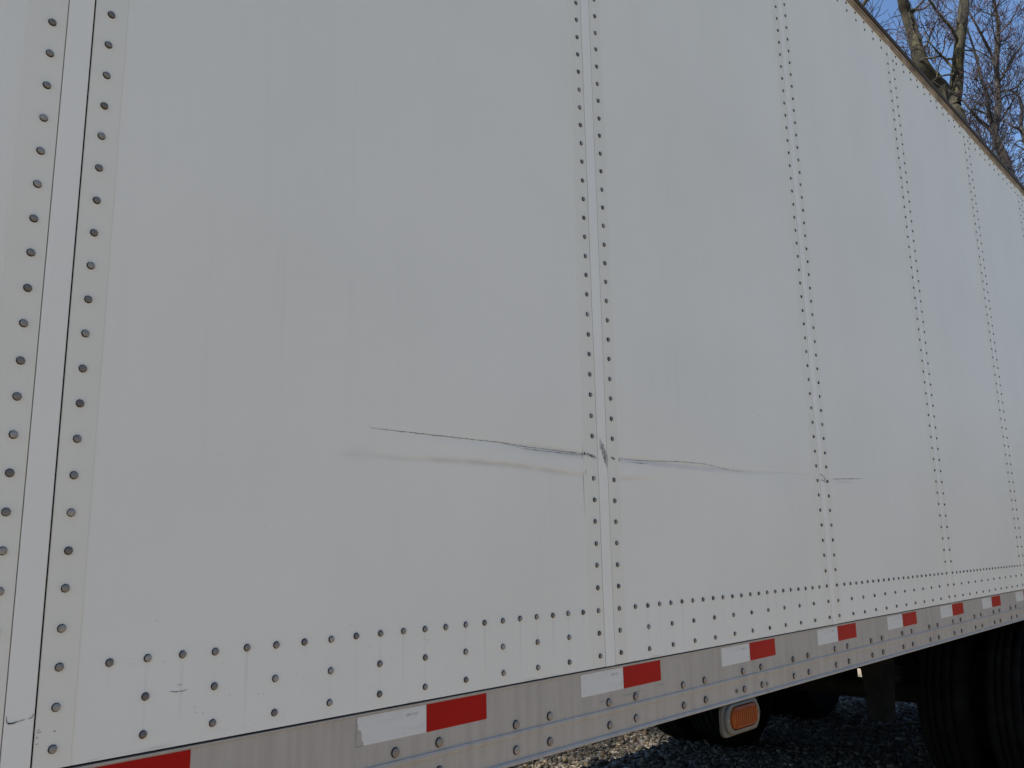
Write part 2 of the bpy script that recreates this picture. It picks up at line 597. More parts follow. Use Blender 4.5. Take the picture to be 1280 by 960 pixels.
def project(p):
    d = Vector(p) - CAM
    w = d.dot(CF)
    if w < 0.05:
        return None
    return 640 + FPX * d.dot(CR) / w, 480 - FPX * d.dot(CU) / w, w


seen, rest = [], []
for r in riv:
    q_ = project((r[0], r[1], r[2] + ZB))
    if q_ and -30 < q_[0] < 1310 and -30 < q_[1] < 990:
        seen.append((q_[2], r))
    else:
        rest.append(r)
seen.sort(key=lambda t: t[0])
single = [r for _, r in seen[:300]]
rest += [r for _, r in seen[300:]]
for u, y, v, (t, k) in single:
    par = JOINT[k] if t == 'J' else PANEL[k]
    o = link('rivet', rv_me, par, (u - k * W, y, v))
    o.rotation_euler = (rng.uniform(-.06, .06), rng.uniform(0, 6.28), rng.uniform(-.06, .06))
b = MB()
tv = rivet_mesh(6)
for u, y, v, _ in rest:
    o_ = len(b.v)
    b.v.extend([(x + u, yy + y, z + v) for x, yy, z in tv.v])
    b.f.extend([tuple(i + o_ for i in f) for f in tv.f])
    b.mi.extend(tv.mi)
o = b.build('small_rivets', [M['rivet'], M['grime']], trailer)
o['kind'] = 'stuff'

# ------- bottom rail with its bolts
b = MB()
prof = [(0.030, -0.0020), (-0.0012, -0.0020), (-0.0012, -0.0046), (0.0008, -0.0060), (0.0008, -0.0888), (-0.0020, -0.0904), (-0.0029, -0.0950),
        (-0.0020, -0.0996), (0.0008, -0.1008), (0.0008, -0.1420), (-0.0024, -0.1436), (-0.0042, -0.1475), (-0.0036, -0.1508), (0.060, -0.1520), (0.060, -0.1440), (0.030, -0.1420)]
b.prism_x(prof[::-1], X0, X1)
rail = b.build('bottom_rail', M['rail'], trailer)
b = MB()
b.box(X0, X1, 0.0065, 0.030, -0.0016, 0.012)
b.build('rail_sealant', M['sealant'], trailer)
bo = MB()
bo.lathe_y([(0.0094, 0.0), (0.0086, -0.0008), (0.0081, -0.0032), (0.0062, -0.0054), (0.0030, -0.0064)], 0, 0, 0, 10, [1, 1, 0, 0, 0])
bo_me = bo.mesh('bolt', [M['bolt'], M['grime']], smooth=False)
for j in range(-6, 22):
    for e in (0.0, 0.1017):
        u = 0.5997 - 0.0 + 0.3041 * j + e
        if u > X1 - 0.1:
            continue
        for v in (-0.0766, -0.1252):
            o = link('bolt', bo_me, rail, (u + rng.uniform(-.001, .001), 0.0008, v + rng.uniform(-.0006, .0006)))
            o.rotation_euler = (0, rng.uniform(0, 6.28), 0)
hx = MB()
hx.lathe_y([(0.0052, 0.0), (0.0052, -0.0040), (0.0038, -0.0046)], 0, 0, 0, 6)
hx_me = hx.mesh('screw', M['rivet'])
for u, v in ((1.773, -0.1245), (1.9477, -0.1272)):
    link('screw', hx_me, rail, (u, 0.0008, v))

# ------- reflective tape: a white and a red half
TV0, TV1 = -0.0540, -0.0068
wt_prof = [(0, TV0), (0.1535, TV0 - 0.0004), (0.1535, TV1), (0, TV1)]
tw = MB()
tw.prism_y(wt_prof, 0.0004, 0.0009)
tw_me = tw.mesh('white_tape', M['tape_white'])
tr_ = MB()
tr_.prism_y([(0.1545, TV0 - 0.0004), (0.3065, TV0), (0.3065, TV1), (0.1545, TV1)], 0.0004, 0.0009)
tr_me = tr_.mesh('red_tape', M['tape_red'])
tt = MB()
tt.prism_y([(0.016, TV0 + 0.0004), (0.1535, TV0 - 0.0004), (0.1535, TV1), (0.003, TV1), (0.0015, -0.0150), (0.0040, -0.0200), (0.0032, -0.0262), (0.0095, -0.0290), (0.0118, -0.0375), (0.0105, -0.0430), (0.0150, -0.0475)], 0.0004, 0.0009)
tt_me = tt.mesh('white_tape', M['tape_white'])
cu = bpy.data.curves.new('tape_print', 'FONT')
cu.body = 'DOT-C2'
cu.size = 0.0062
cu.space_character = 1.12
tmp = bpy.data.objects.new('tape_print', cu)
COL.objects.link(tmp)
dg = bpy.context.evaluated_depsgraph_get()
txt = bpy.data.meshes.new_from_object(tmp.evaluated_get(dg))
txt.name = 'tape_print'
txt.materials.clear()
txt.materials.append(M['ink'])
bpy.data.objects.remove(tmp)
for j in range(-6, 12):
    u = 0.5160 + 0.5955 * j
    if u + 0.31 > X1:
        continue
    a_ = link('white_tape', tt_me if j == 0 else tw_me, rail, (u, 0, 0))
    if j == 0:
        a_['label'] = 'white tape with a torn corner'
    link('red_tape', tr_me, rail, (u, 0, 0))
    t_ = link('tape_print', txt, a_, (0.1085, 0.00025, -0.0205))
    t_.rotation_euler = (math.pi / 2, 0, 0)
# glue line left where the torn corner was
b = MB()
b.prism_y([(0.0, TV0), (0.0012, TV0), (0.0012, -0.0100), (0.0, -0.0100)], 0.0005, 0.0009)
b.prism_y([(0.0014, TV0 - 0.0002), (0.0158, TV0 + 0.0002), (0.0158, TV0 + 0.0010), (0.0014, TV0 + 0.0006)], 0.0005, 0.0009)
b.build('glue_residue', M['scratch'], rail, (0.5152, 0, 0))

# ------- top rail, roof, far wall, ends
b = MB()
prof = [(0.030, TOPZ), (-0.005, TOPZ), (-0.008, TOPZ + 0.003), (-0.008, TOPZ + 0.010), (-0.003, TOPZ + 0.013), (-0.003, TOPZ + 0.017), (-0.011, TOPZ + 0.019), (-0.012, TOPZ + 0.023), (-0.010, TOPZ + 0.0258), (0.030, TOPZ + 0.0258)]
b.prism_x(prof, X0, X1)
b.build('top_rail', M['top_rail'], trailer)
b = MB()
prof = [(0.030, TOPZ + 0.0262), (-0.015, TOPZ + 0.0262), (-0.020, TOPZ + 0.030), (-0.020, TOPZ + 0.044), (-0.013, TOPZ + 0.053), (0.030, TOPZ + 0.060)]
b.prism_x(prof, X0, X1)
b.build('roof_edge', M['roof_edge'], trailer)
b = MB()
b.box(X0, X1, 0.0305, DEEP - 0.0305, TOPZ + 0.035, TOPZ + 0.052)
b.build('roof', M['roof'], trailer)
b = MB()
b.box(X0, X1, DEEP - 0.03, DEEP, -0.152, TOPZ + 0.062)
b.build('far_wall', M['flange'], trailer)
b = MB()
b.box(X0 - 0.04, X0 - 0.001, 0.0, DEEP, -0.15, TOPZ + 0.06)
b.build('front_wall', M['flange'], trailer, bevel=0.02)
for s in (0, 1):
    b = MB()
    b.box(X1 + 0.062, X1 + 0.095, 0.06 + s * 1.24, 1.29 + s * 1.24, -0.02, TOPZ - 0.03)
    d_ = b.build('rear_door', M['panel'], trailer, bevel=0.004)
    for e in (0.30, 0.85):
        bb = MB()
        bb.tube([(X1 + 0.11, 0.06 + s * 1.24 + e, -0.05), (X1 + 0.11, 0.06 + s * 1.24 + e, TOPZ)], [0.014, 0.014], 8, close=True)
        bb.build('lock_rod', M['rim'], d_)
for s in (0, 1):
    b = MB()
    b.box(X1 + 0.001, X1 + 0.06, s * (DEEP - 0.055), 0.055 + s * (DEEP - 0.055), -0.15, TOPZ + 0.06)
    b.build('corner_post', M['rail'], trailer, bevel=0.003)
b = MB()
b.box(X1 + 0.001, X1 + 0.06, 0.056, DEEP - 0.056, -0.15, -0.025)
b.build('rear_sill', M['steel'], trailer, bevel=0.003)
b = MB()
b.box(X0, X1, 0.031, DEEP - 0.031, -0.045, 0.0)
b.build('floor', M['wood'], trailer)
cm = MB()
for y0, y1, z0, z1 in ((0, 0, 0, 0),):
    cm.box(-0.028, 0.028, 0.062, DEEP - 0.032, -0.140, -0.134)
    cm.box(-0.003, 0.003, 0.062, DEEP - 0.032, -0.1339, -0.0521)
    cm.box(-0.028, 0.028, 0.062, DEEP - 0.032, -0.052, -0.046)
cm_me = cm.mesh('cross_member', M['steel'])
for j in range(-6, 22):
    u = 0.5997 + 0.05085 + 0.3041 * j
    if u < X1 - 0.1:
        link('cross_member', cm_me, trailer, (u, 0, 0))

# ------- running gear
AX = (5.36, 6.62)
RZ = 0.485 - ZB
for y in (0.74, DEEP - 0.74):
    b = MB()
    b.box(4.05, 7.25, y - 0.045, y + 0.045, -0.30, -0.141)
    b.build('slider_rail', M['steel'], trailer, bevel=0.004)
    for u in (4.66, 5.92, 7.12):
        b = MB()
        b.prism_y([(u - 0.05, -0.72), (u + 0.05, -0.72), (u + 0.14, -0.301), (u - 0.14, -0.301)], y - 0.055, y + 0.055)
        b.build('spring_hanger', M['steel'], trailer, bevel=0.006)
    for u in AX:
        b = MB()
        pts = [(u + d, y, RZ + 0.10 + 0.06 * (d / 0.5) ** 2) for d in (-0.52, -0.3, 0, 0.3, 0.48)]
        for lay in range(3):
            b.tube([(p[0], p[1], p[2] + 0.028 * lay) for p in pts], [0.03] * 5, 4, close=True)
        b.build('leaf_spring', M['steel'], trailer)
ty = MB()
prof = [(0.285, -0.085), (0.300, -0.105), (0.36, -0.135), (0.43, -0.140), (0.475, -0.122), (0.498, -0.103), (0.503, -0.072), (0.488, -0.070), (0.488, -0.062), (0.504, -0.060), (0.505, -0.022),
        (0.489, -0.020), (0.489, -0.010), (0.505, -0.008), (0.505, 0.022), (0.489, 0.024), (0.489, 0.034), (0.504, 0.036), (0.503, 0.060), (0.488, 0.062), (0.488, 0.070), (0.503, 0.072), (0.498, 0.103), (0.475, 0.122), (0.43, 0.140), (0.36, 0.135), (0.300, 0.105), (0.285, 0.085)]
ty.lathe_y(prof, 0, 0, 0, 56, cap=False)
ty_me = ty.mesh('tyre', M['rubber'], smooth=True)
rm = MB()
rm.lathe_y([(0.284, -0.10), (0.270, -0.09), (0.262, -0.02), (0.20, 0.01), (0.15, -0.005), (0.14, -0.06), (0.05, -0.075)], 0, 0, 0, 32)
rm.lathe_y([(0.05, 0.06), (0.14, 0.06), (0.262, 0.06), (0.284, 0.10)], 0, 0, 0, 32, cap=False)
rm_me = rm.mesh('rim', M['rim'], smooth=True)
for u in AX:
    b = MB()
    b.tube([(u, 0.15, RZ), (u, DEEP - 0.15, RZ)], [0.063, 0.063], 14, close=True)
    ax = b.build('axle', M['steel'], trailer)
    for y in (0.75, DEEP - 0.75):
        bb = MB()
        bb.lathe_y([(0.06, 0.16), (0.085, 0.14), (0.085, 0.02), (0.095, 0.0), (0.085, -0.02), (0.06, -0.08)], u - 0.20, y, RZ + 0.16, 14)
        bb.build('brake_chamber', M['steel'], ax)
    for y, fl_ in ((0.150, 1), (0.505, -1), (DEEP - 0.505, 1), (DEEP - 0.150, -1)):
        w_ = empty('wheel', (u, y, RZ))
        w_.parent = trailer
        link('tyre', ty_me, w_).scale = (0.96, 1, 0.96)
        r_o = link('rim', rm_me, w_)
        r_o.scale = (0.96, 1, 0.96)
        if fl_ < 0:
            r_o.rotation_euler = (0, 0, math.pi)
b = MB()
P0 = [(4.45, 0.60, -0.17), (4.30, 0.75, -0.26), (4.05, 1.0, -0.38), (3.75, 1.25, -0.45), (3.4, 1.45, -0.42), (3.1, 1.55, -0.30), (2.95, 1.6, -0.15)]
b.tube(P0, [0.011] * len(P0), 8, close=True)
b.build('air_hose', M['hose'], trailer, smooth=True)


for u in (4.30, 5.30, 6.30, 7.10):
    b = MB()
    b.box(u - 0.05, u + 0.05, 0.786, DEEP - 0.786, -0.31, -0.142)
    b.build('slider_beam', M['steel'], trailer, bevel=0.004)
for u, y in ((6.05, 1.30), (4.86, 1.62)):
    b = MB()
    b.tube([(u, y - 0.36, -0.46), (u, y - 0.33, -0.46), (u, y + 0.33, -0.46), (u, y + 0.36, -0.46)], [0.10, 0.135, 0.135, 0.10], 18, close=True)
    b.build('air_tank', M['steel'], trailer, smooth=True)
for y0 in (0.03, DEEP - 0.65):
    b = MB()
    b.prism_x([(y0, -0.98), (y0 + 0.62, -0.98), (y0 + 0.62, -0.153), (y0, -0.153)], 7.27, 7.28)
    b.build('mud_flap', M['rubber'], trailer)


# ------- marker lamp hanging under the rail
def rrect(x0, x1, z0, z1, r, n=6):
    out = []
    for cx, cz, a0 in ((x1 - r, z0 + r, -90), (x1 - r, z1 - r, 0), (x0 + r, z1 - r, 90), (x0 + r, z0 + r, 180)):
        for i in range(n + 1):
            t = math.radians(a0 + 90 * i / n)
            out.append((cx + r * math.cos(t), cz + r * math.sin(t)))
    return out


def rings(b, loops, mi=0, cap=True):          # loops: [(profile, y)], same vertex count, back to front
    n = len(loops[0][0])
    vs = [(x, y, z) for p, y in loops for x, z in p]
    fs = []
    for i in range(len(loops) - 1):
        for k in range(n):
            a, c = i * n + k, i * n + (k + 1) % n
            fs.append((a, c, c + n, a + n))
    if cap:
        fs.append(tuple(range((len(loops) - 1) * n, len(loops) * n)))
    b.add(vs, fs, mi)


lamp = MB()
rings(lamp, [(rrect(1.697, 1.893, -0.236, -0.1525, 0.022), 0.014), (rrect(1.697, 1.893, -0.236, -0.1525, 0.022), 0.006), (rrect(1.699, 1.891, -0.234, -0.1540, 0.021), 0.004)])
lamp.box(1.71, 1.88, 0.0142, 0.09, -0.1560, -0.1524)
lp = lamp.build('marker_lamp_bracket', M['lamp_plate'], trailer)
g = MB()
rings(g, [(rrect(1.706, 1.889, -0.2310, -0.1535, 0.036), 0.0042), (rrect(1.706, 1.889, -0.2310, -0.1535, 0.036), -0.001), (rrect(1.709, 1.886, -0.2285, -0.1560, 0.034), -0.0035),
          (rrect(1.722, 1.876, -0.2220, -0.1600, 0.030), -0.0045), (rrect(1.7255, 1.8735, -0.2200, -0.1620, 0.0285), -0.001)], cap=False)
g.build('lamp_flange', M['lamp_ring'], lp, smooth=False)
g = MB()
rings(g, [(rrect(1.726, 1.873, -0.2196, -0.1624, 0.0283), 0.001), (rrect(1.7275, 1.8715, -0.2185, -0.1635, 0.0272), -0.006), (rrect(1.733, 1.866, -0.214, -0.168, 0.0225), -0.0095), (rrect(1.745, 1.854, -0.206, -0.176, 0.0145), -0.0105)])
ln = g.build('lamp_lens', M['lens'], lp, smooth=False)
g = MB()
for i in range(11):
    x = 1.7475 + 0.0105 * i
    g.box(x - 0.0016, x + 0.0016, -0.0117, -0.0095, -0.2115, -0.1705)
g.build('lens_rib', M['lens'], ln)
sc_me = MB()
sc_me.lathe_y([(0.0042, 0.0), (0.0038, -0.0020), (0.002, -0.0028)], 0, 0, 0, 8)
sc_m = sc_me.mesh('lamp_screw', M['rivet'])
for u in (1.7135, 1.8815):
    link('lamp_screw', sc_m, lp, (u, -0.0033, -0.1915))


# ------- scratches and scrapes (thin slivers lying on the skin)
def skin_y(u, v):
    k = round(u / W)
    d = u - k * W
    if -0.0725 < d < -0.0204 or 0.0172 < d < 0.0645:
        return -0.0016
    if -0.0204 <= d <= 0.0172:
        return -0.0033
    return float(wave(np.array(u - math.floor(u / W) * W), np.array(v), math.floor(u / W)) + dent(np.array(u), np.array(v)))


def scrape(name, pts, wid, material, lift=0.0009, jit=0.0006, step=0.006, parent=trailer):
    P = []
    for (u0, v0), (u1, v1) in zip(pts[:-1], pts[1:]):
        L = math.hypot(u1 - u0, v1 - v0)
        n = max(1, int(L / step))
        for i in range(n):
            t = i / n
            P.append((u0 + (u1 - u0) * t, v0 + (v1 - v0) * t))
    P.append(pts[-1])
    b = MB()
    vs = []
    N = len(P)
    for i, (u, v) in enumerate(P):
        t = i / max(1, N - 1)
        w = np.interp(t, np.linspace(0, 1, len(wid)), wid) * rng.uniform(0.25, 1.35)
        c = rng.uniform(-jit, jit)
        a, e = P[max(0, i - 1)], P[min(N - 1, i + 1)]
        dx, dz = e[0] - a[0], e[1] - a[1]
        L = math.hypot(dx, dz) or 1
        nx, nz = -dz / L, dx / L
        y = skin_y(u, v) - lift
        vs.append((u + nx * (c - w / 2), y, v + nz * (c - w / 2)))
        vs.append((u + nx * (c + w / 2), y, v + nz * (c + w / 2)))
    b.add(vs, [(2 * i, 2 * i + 2, 2 * i + 3, 2 * i + 1) for i in range(N - 1)])
    return b.build(name, material, parent)


S = [(.5358, .4863), (.6435, .4860), (.7465, .4859), (.8711, .4858), (.9575, .4820), (1.0639, .4815), (1.1380, .4811), (1.146, .4800)]
scrape('scratch', S, [0.0008, 0.0014, 0.0012, 0.0014, 0.0013, 0.0018], M['scratch'])
scrape('scratch', [(.885, .4840), (.95, .4775), (1.03, .4770), (1.10, .4770), (1.150, .4775)], [0.0006, 0.0014, 0.0016, 0.0012], M['scratch'])
scrape('scratch', [(.86, .4870), (.97, .4865), (1.05, .4862), (1.13, .4858)], [0.0004, 0.0008, 0.0004], M['scuff_and_shade'])
scrape('scratch', [(1.286, .4775), (1.3055, .4776), (1.36, .4785), (1.4081, .4799), (1.47, .4825), (1.5493, .4863), (1.62, .4870), (1.6785, .4874), (1.7359, .4835), (1.7859, .4799), (1.85, .4775), (1.9012, .4766)],
       [0.0013, 0.0009, 0.0014, 0.0012, 0.0009, 0.0007], M['scratch'])
scrape('scratch', [(1.33, .4715), (1.37, .4715), (1.41, .4725)], [0.0008, 0.0020, 0.0006], M['scratch'])
scrape('scratch', [(1.42, .4690), (1.55, .4700), (1.70, .4690)], [0.0004, 0.0008, 0.0004], M['scuff_and_shade'])
scrape('scratch', [(1.91, .4770), (2.0, .4815), (2.1052, .4858), (2.25, .489), (2.363, .4919)], [0.0010, 0.0008, 0.0010, 0.0008], M['scuff_and_shade'])
scrape('scratch', [(2.52, .4832), (2.60, .4880), (2.68, .4915), (2.7487, .4949), (2.80, .500)], [0.0014, 0.0024, 0.0026, 0.0005], M['scratch'])
scrape('scratch', [(2.56, .474), (2.63, .478), (2.70, .481)], [0.001, 0.004, 0.001], M['scuff_and_shade'], jit=0.002)
# the torn joint in the middle of the scrape
b = MB()
tear = [(-0.0085, .5050), (-0.0015, .5060), (0.0040, .4990), (0.0075, .4890), (0.0110, .4815), (0.0142, .4740), (0.0125, .4680), (0.0060, .4650), (0.0035, .4710), (0.0000, .4745), (-0.0040, .4790), (-0.0062, .4860), (-0.0080, .4950)]
b.prism_y([(0.0010 + x * 1.12, 0.485 + (z - 0.485) * 1.15) for x, z in tear[::-1]], -0.0042, -0.0028)
b.build('torn_patch', M['core'], trailer, (W, 0, 0))
J1 = W
scrape('scuff_mark', [(J1 - 0.012, .520), (J1 - 0.006, .500), (J1 + 0.002, .480), (J1 + 0.010, .462), (J1 + 0.012, .452)], [0.004, 0.016, 0.019, 0.012, 0.003], M['smear'], lift=0.0003, jit=0.0010)
scrape('scuff_mark', [(J1 - 0.070, .4805), (J1 - 0.045, .4765), (J1 - 0.024, .4730)], [0.004, 0.011, 0.006], M['smear'], lift=0.0004, jit=0.0010)
scrape('scuff_mark', [(J1 - 0.070, .481), (J1 - 0.058, .4805), (J1 - 0.045, .4765), (J1 - 0.032, .4740)], [0.001, 0.004, 0.005, 0.003], M['scratch'], jit=0.0012)
scrape('scuff_mark', [(J1 - 0.070, .4845), (J1 - 0.071, .4775)], [0.003, 0.004], M['ink'])
scrape('scuff_mark', [(J1 - 0.068, .4420), (J1 - 0.0675, .4330)], [0.002, 0.005, 0.001], M['scratch'])
scrape('scuff_mark', [(J1 + 0.030, .4795), (J1 + 0.040, .4765), (J1 + 0.046, .4735)], [0.002, 0.005, 0.002], M['scratch'], jit=0.0012)
scrape('scuff_mark', [(J1 + 0.0655, .4790), (J1 + 0.066, .4715)], [0.003, 0.004], M['ink'])
scrape('scuff_mark', [(J1 + 0.002, .4720), (J1 + 0.008, .4640), (J1 + 0.0120, .4570)], [0.004, 0.006, 0.002], M['scratch'], lift=0.0010, jit=0.002)
J2 = 2 * W
scrape('scuff_mark', [(J2 - 0.018, .4960), (J2 + 0.004, .4905), (J2 + 0.014, .4810), (J2 + 0.026, .4780)], [0.003, 0.005, 0.004], M['scratch'], lift=0.0009)
scrape('scuff_mark', [(J2 - 0.015, .4760), (J2 + 0.006, .4735), (J2 + 0.020, .4705), (J2 + 0.034, .4715)], [0.002, 0.003, 0.002], M['scratch'], lift=0.0009)
# small marks elsewhere
scrape('scuff_mark', [(.1905, .0770), (.2000, .0752), (.2090, .0752), (.2170, .0770)], [0.0006, 0.0014, 0.0012, 0.0004], M['scratch'], jit=0.0003, step=0.002)
scrape('scuff_mark', [(.2010, .0845), (.2085, .0842)], [0.0006, 0.0008, 0.0003], M['scratch'], jit=0.0003, step=0.002)
scrape('scuff_mark', [(-.0180, .0745), (-.0172, .0672), (-.0150, .0655), (-.0100, .0650), (-.0030, .0668), (.0040, .0675)], [0.0010, 0.0014, 0.0013, 0.0003], M['ink'], jit=0.0002, step=0.002)
scrape('scuff_mark', [(.0072, .0680), (.0115, .0688), (.0128, .0735)], [0.0006, 0.0012, 0.0010], M['ink'], jit=0.0002, step=0.002)
for (u, v, l_) in ((.0195, .0520, .003), (.0195, .0490, .005), (.0190, .0430, .002), (.0190, .0350, .003)):
    scrape('scuff_mark', [(u, v), (u + l_, v + .0004)], [0.0009, 0.0005], M['ink'], jit=0.0002, step=0.001)
scrape('scuff_mark', [(.0390, .0480), (.0412, .0476)], [0.0018, 0.0018], M['ink'], jit=0.0001, step=0.001)
scrape('scuff_mark', [(2.024, .6620), (2.030, .6530)], [0.0030, 0.0015], M['scratch'], step=0.003)
scrape('scuff_mark', [(.2440, .4200), (.2560, .4205)], [0.0006, 0.0008, 0.0004], M['scuff_and_shade'], jit=0.0002)
for s_ in ([(1.170, -.0720), (1.195, -.0708)], [(1.255, -.0700), (1.30, -.0685), (1.345, -.0665)], [(1.39, -.0650), (1.43, -.0632)]):
    P = scrape('scuff_mark', s_, [0.0004, 0.0014, 0.0012, 0.0004], M['scratch'], lift=-0.0004, jit=0.0006, parent=rail)
for _ in range(46):
    u, v = rng.uniform(0.12, 1.1), abs(rng.gauss(0, 0.10)) + 0.01
    if v > 1.0:
        continue
    l_ = rng.choice([0.0008, 0.0012, 0.002])
    scrape('chip', [(u, v), (u + l_, v + rng.uniform(-.001, .001))], [0.0008, 0.0012], M['scratch'], jit=0.0001, step=0.001, parent=trailer)

# ------------------------------------------------------------------ ground
b = MB()
b.add([(-400, -400, 0), (400, -400, 0), (400, 400, 0), (-400, 400, 0)], [(0, 1, 2, 3)])
gr = b.build('ground', M['ground'])
gr['kind'] = 'structure'
gr['label'] = 'gravel yard under and beyond the trailer'


def stones(n, x0, x1, y0, y1, s0, s1):
    ico = np.array([(0, 0, 1), (.894, 0, .447), (.276, .851, .447), (-.724, .526, .447), (-.724, -.526, .447), (.276, -.851, .447),
                    (.724, .526, -.447), (-.276, .851, -.447), (-.894, 0, -.447), (-.276, -.851, -.447), (.724, -.526, -.447), (0, 0, -1)])
    fc = np.array([(0, 1, 2), (0, 2, 3), (0, 3, 4), (0, 4, 5), (0, 5, 1), (1, 6, 2), (2, 7, 3), (3, 8, 4), (4, 9, 5), (5, 10, 1), (6, 7, 2), (7, 8, 3), (8, 9, 4), (9, 10, 5), (10, 6, 1), (11, 7, 6), (11, 8, 7), (11, 9, 8), (11, 10, 9), (11, 6, 10)])
    V = np.repeat(ico[None], n, 0) * nrng.uniform(0.60, 1.28, (n, 12, 1))
    V *= np.stack([nrng.uniform(.8, 1.5, n), nrng.uniform(.6, 1.0, n), nrng.uniform(.45, .8, n)], -1)[:, None]
    a, t = nrng.uniform(0, 6.283, n), nrng.normal(0, 0.45, n)
    ca, sa, ct, st = np.cos(a), np.sin(a), np.cos(t), np.sin(t)
    x, y, z = V[..., 0], V[..., 1], V[..., 2]
    y, z = y * ct[:, None] - z * st[:, None], y * st[:, None] + z * ct[:, None]
    x, y = x * ca[:, None] - y * sa[:, None], x * sa[:, None] + y * ca[:, None]
    size = nrng.uniform(s0, s1, n) * nrng.choice([0.7, 1.0, 1.5], n, p=[.45, .45, .10])
    P = np.stack([x, y, z], -1) * size[:, None, None]
    P[..., 0] += nrng.uniform(x0, x1, n)[:, None]
    P[..., 1] += nrng.uniform(y0, y1, n)[:, None]
    P[..., 2] += (size * nrng.uniform(0.05, 0.75, n))[:, None]
    Fc = fc[None] + (np.arange(n) * 12)[:, None, None]
    return P.reshape(-1, 3), Fc.reshape(-1, 3)


parts = [stones(42000, 3.0, 8.4, 0.0, 6.0, 0.010, 0.020), stones(5000, 3.0, 12.0, 6.2, 9.0, 0.014, 0.026)]
Vv = np.concatenate([p[0] for p in parts])
Ff = np.concatenate([parts[0][1], parts[1][1] + len(parts[0][0])])
me = bpy.data.meshes.new('gravel')
me.vertices.add(len(Vv))
me.vertices.foreach_set('co', Vv.ravel())
me.loops.add(Ff.size)
me.loops.foreach_set('vertex_index', Ff.ravel().astype(np.int32))
me.polygons.add(len(Ff))
me.polygons.foreach_set('loop_start', np.arange(0, Ff.size, 3, dtype=np.int32))
me.update(calc_edges=True)
me.materials.append(M['stone'])
gv = bpy.data.objects.new('gravel', me)
COL.objects.link(gv)
gv['kind'] = 'stuff'
gv['label'] = 'loose tan and grey gravel stones'


# ------------------------------------------------------------------ trees
def at(px, py, t):
    return CAM + (CF + CR * ((px - 640) / FPX) + CU * ((480 - py) / FPX)) * t


UP = Vector((0, 0, 1))


def rvec():
    return Vector((rng.gauss(0, 1), rng.gauss(0, 1), rng.gauss(0, 1))).normalized()


def grow(B, tw, p, d, L, r, lvl, maxl, bud, dens=1.0, rmin=0.0042):
    """one wandering branch with side branches; B takes wood, tw takes twigs and buds"""
    n = 5 if lvl < maxl else 3
    pts, rad = [p.copy()], [r]
    d = d.normalized()
    for i in range(n):
        d = (d + rvec() * 0.20 + UP * 0.06).normalized()
        p = p + d * (L / n)
        pts.append(p.copy())
        rad.append(max(r * (1 - 0.82 * (i + 1) / n), rmin))
    (B if r > 0.010 else tw).tube(pts, rad, 5 if r > 0.02 else 3)
    if lvl >= maxl:
        if rng.random() < bud:
            for e in (pts[-1], pts[-2]):
                s = rng.uniform(0.006, 0.012)
                tw.add([tuple(e + v * s) for v in (Vector((1, 0, 0)), Vector((-.5, .87, 0)), Vector((-.5, -.87, 0)), Vector((0, 0, 1.8)), Vector((0, 0, -1.2)))],
                       [(0, 1, 3), (1, 2, 3), (2, 0, 3), (1, 0, 4), (2, 1, 4), (0, 2, 4)], 1)
        return
    kids = int((4 if lvl == 0 else 4) * dens + rng.random())
    for c in range(kids):
        t = rng.uniform(0.25, 1.0)
        i = min(int(t * n), n - 1)
        q0 = pts[i].lerp(pts[i + 1], t * n - i)
        tang = (pts[i + 1] - pts[i]).normalized()
        side = rvec()
        side = (side - tang * side.dot(tang)).normalized()
        nd = (tang * rng.uniform(0.5, 1.0) + side * rng.uniform(0.5, 0.9) + UP * 0.15).normalized()
        grow(B, tw, q0, nd, L * rng.uniform(0.42, 0.68), max(r * (1 - 0.75 * t) * 0.6, rmin * 1.3), lvl + 1, maxl, bud, dens, rmin)


def traced(B, tw, pix, t, wpx, every=0.0, L=(0.8, 1.6), maxl=2, bud=0.5, wob=0.25, sides=8, dens=1.0):
    """a limb followed through the picture at distance t; side branches sprout in all directions"""
    pts, rad = [], []
    for i, (x, y) in enumerate(pix):
        dz = wob * math.sin(1.3 * i + t)
        p = at(x, y, t + dz)
        pts.append(p)
        rad.append(0.5 * np.interp(i / (len(pix) - 1), np.linspace(0, 1, len(wpx)), wpx) * t / FPX)
    # resample with a spline-ish smoothing and small knobs
    fine, fr = [], []
    for i in range(len(pts) - 1):
        p0, p1, p2, p3 = pts[max(i - 1, 0)], pts[i], pts[i + 1], pts[min(i + 2, len(pts) - 1)]
        for k in range(4):
            s = k / 4
            fine.append(0.5 * ((2 * p1) + (p2 - p0) * s + (2 * p0 - 5 * p1 + 4 * p2 - p3) * s * s + (3 * p1 - p0 - 3 * p2 + p3) * s ** 3))
            fr.append((rad[i] + (rad[i + 1] - rad[i]) * s) * rng.uniform(0.94, 1.07))
    fine.append(pts[-1])
    fr.append(rad[-1])
    B.tube(fine, fr, sides if max(fr) > 0.03 else 5)
    if every:
        acc = 0
        for i in range(1, len(fine)):
            seg = (fine[i] - fine[i - 1])
            acc += seg.length
            while acc > every:
                acc -= every * rng.uniform(0.7, 1.3)
                tang = seg.normalized()
                side = rvec()
                side = (side - tang * side.dot(tang)).normalized()
                grow(B, tw, fine[i].copy(), tang * 0.5 + side + UP * 0.3, rng.uniform(*L), min(max(fr[i] * 0.35, 0.006), 0.028), maxl - 2, maxl, bud, dens)


def tree(name, label, wood_trunk, group=None):
    o = empty(name, (0, 0, 0))
    o['label'] = label
    o['category'] = 'tree'
    if group:
        o['group'] = group
    return o


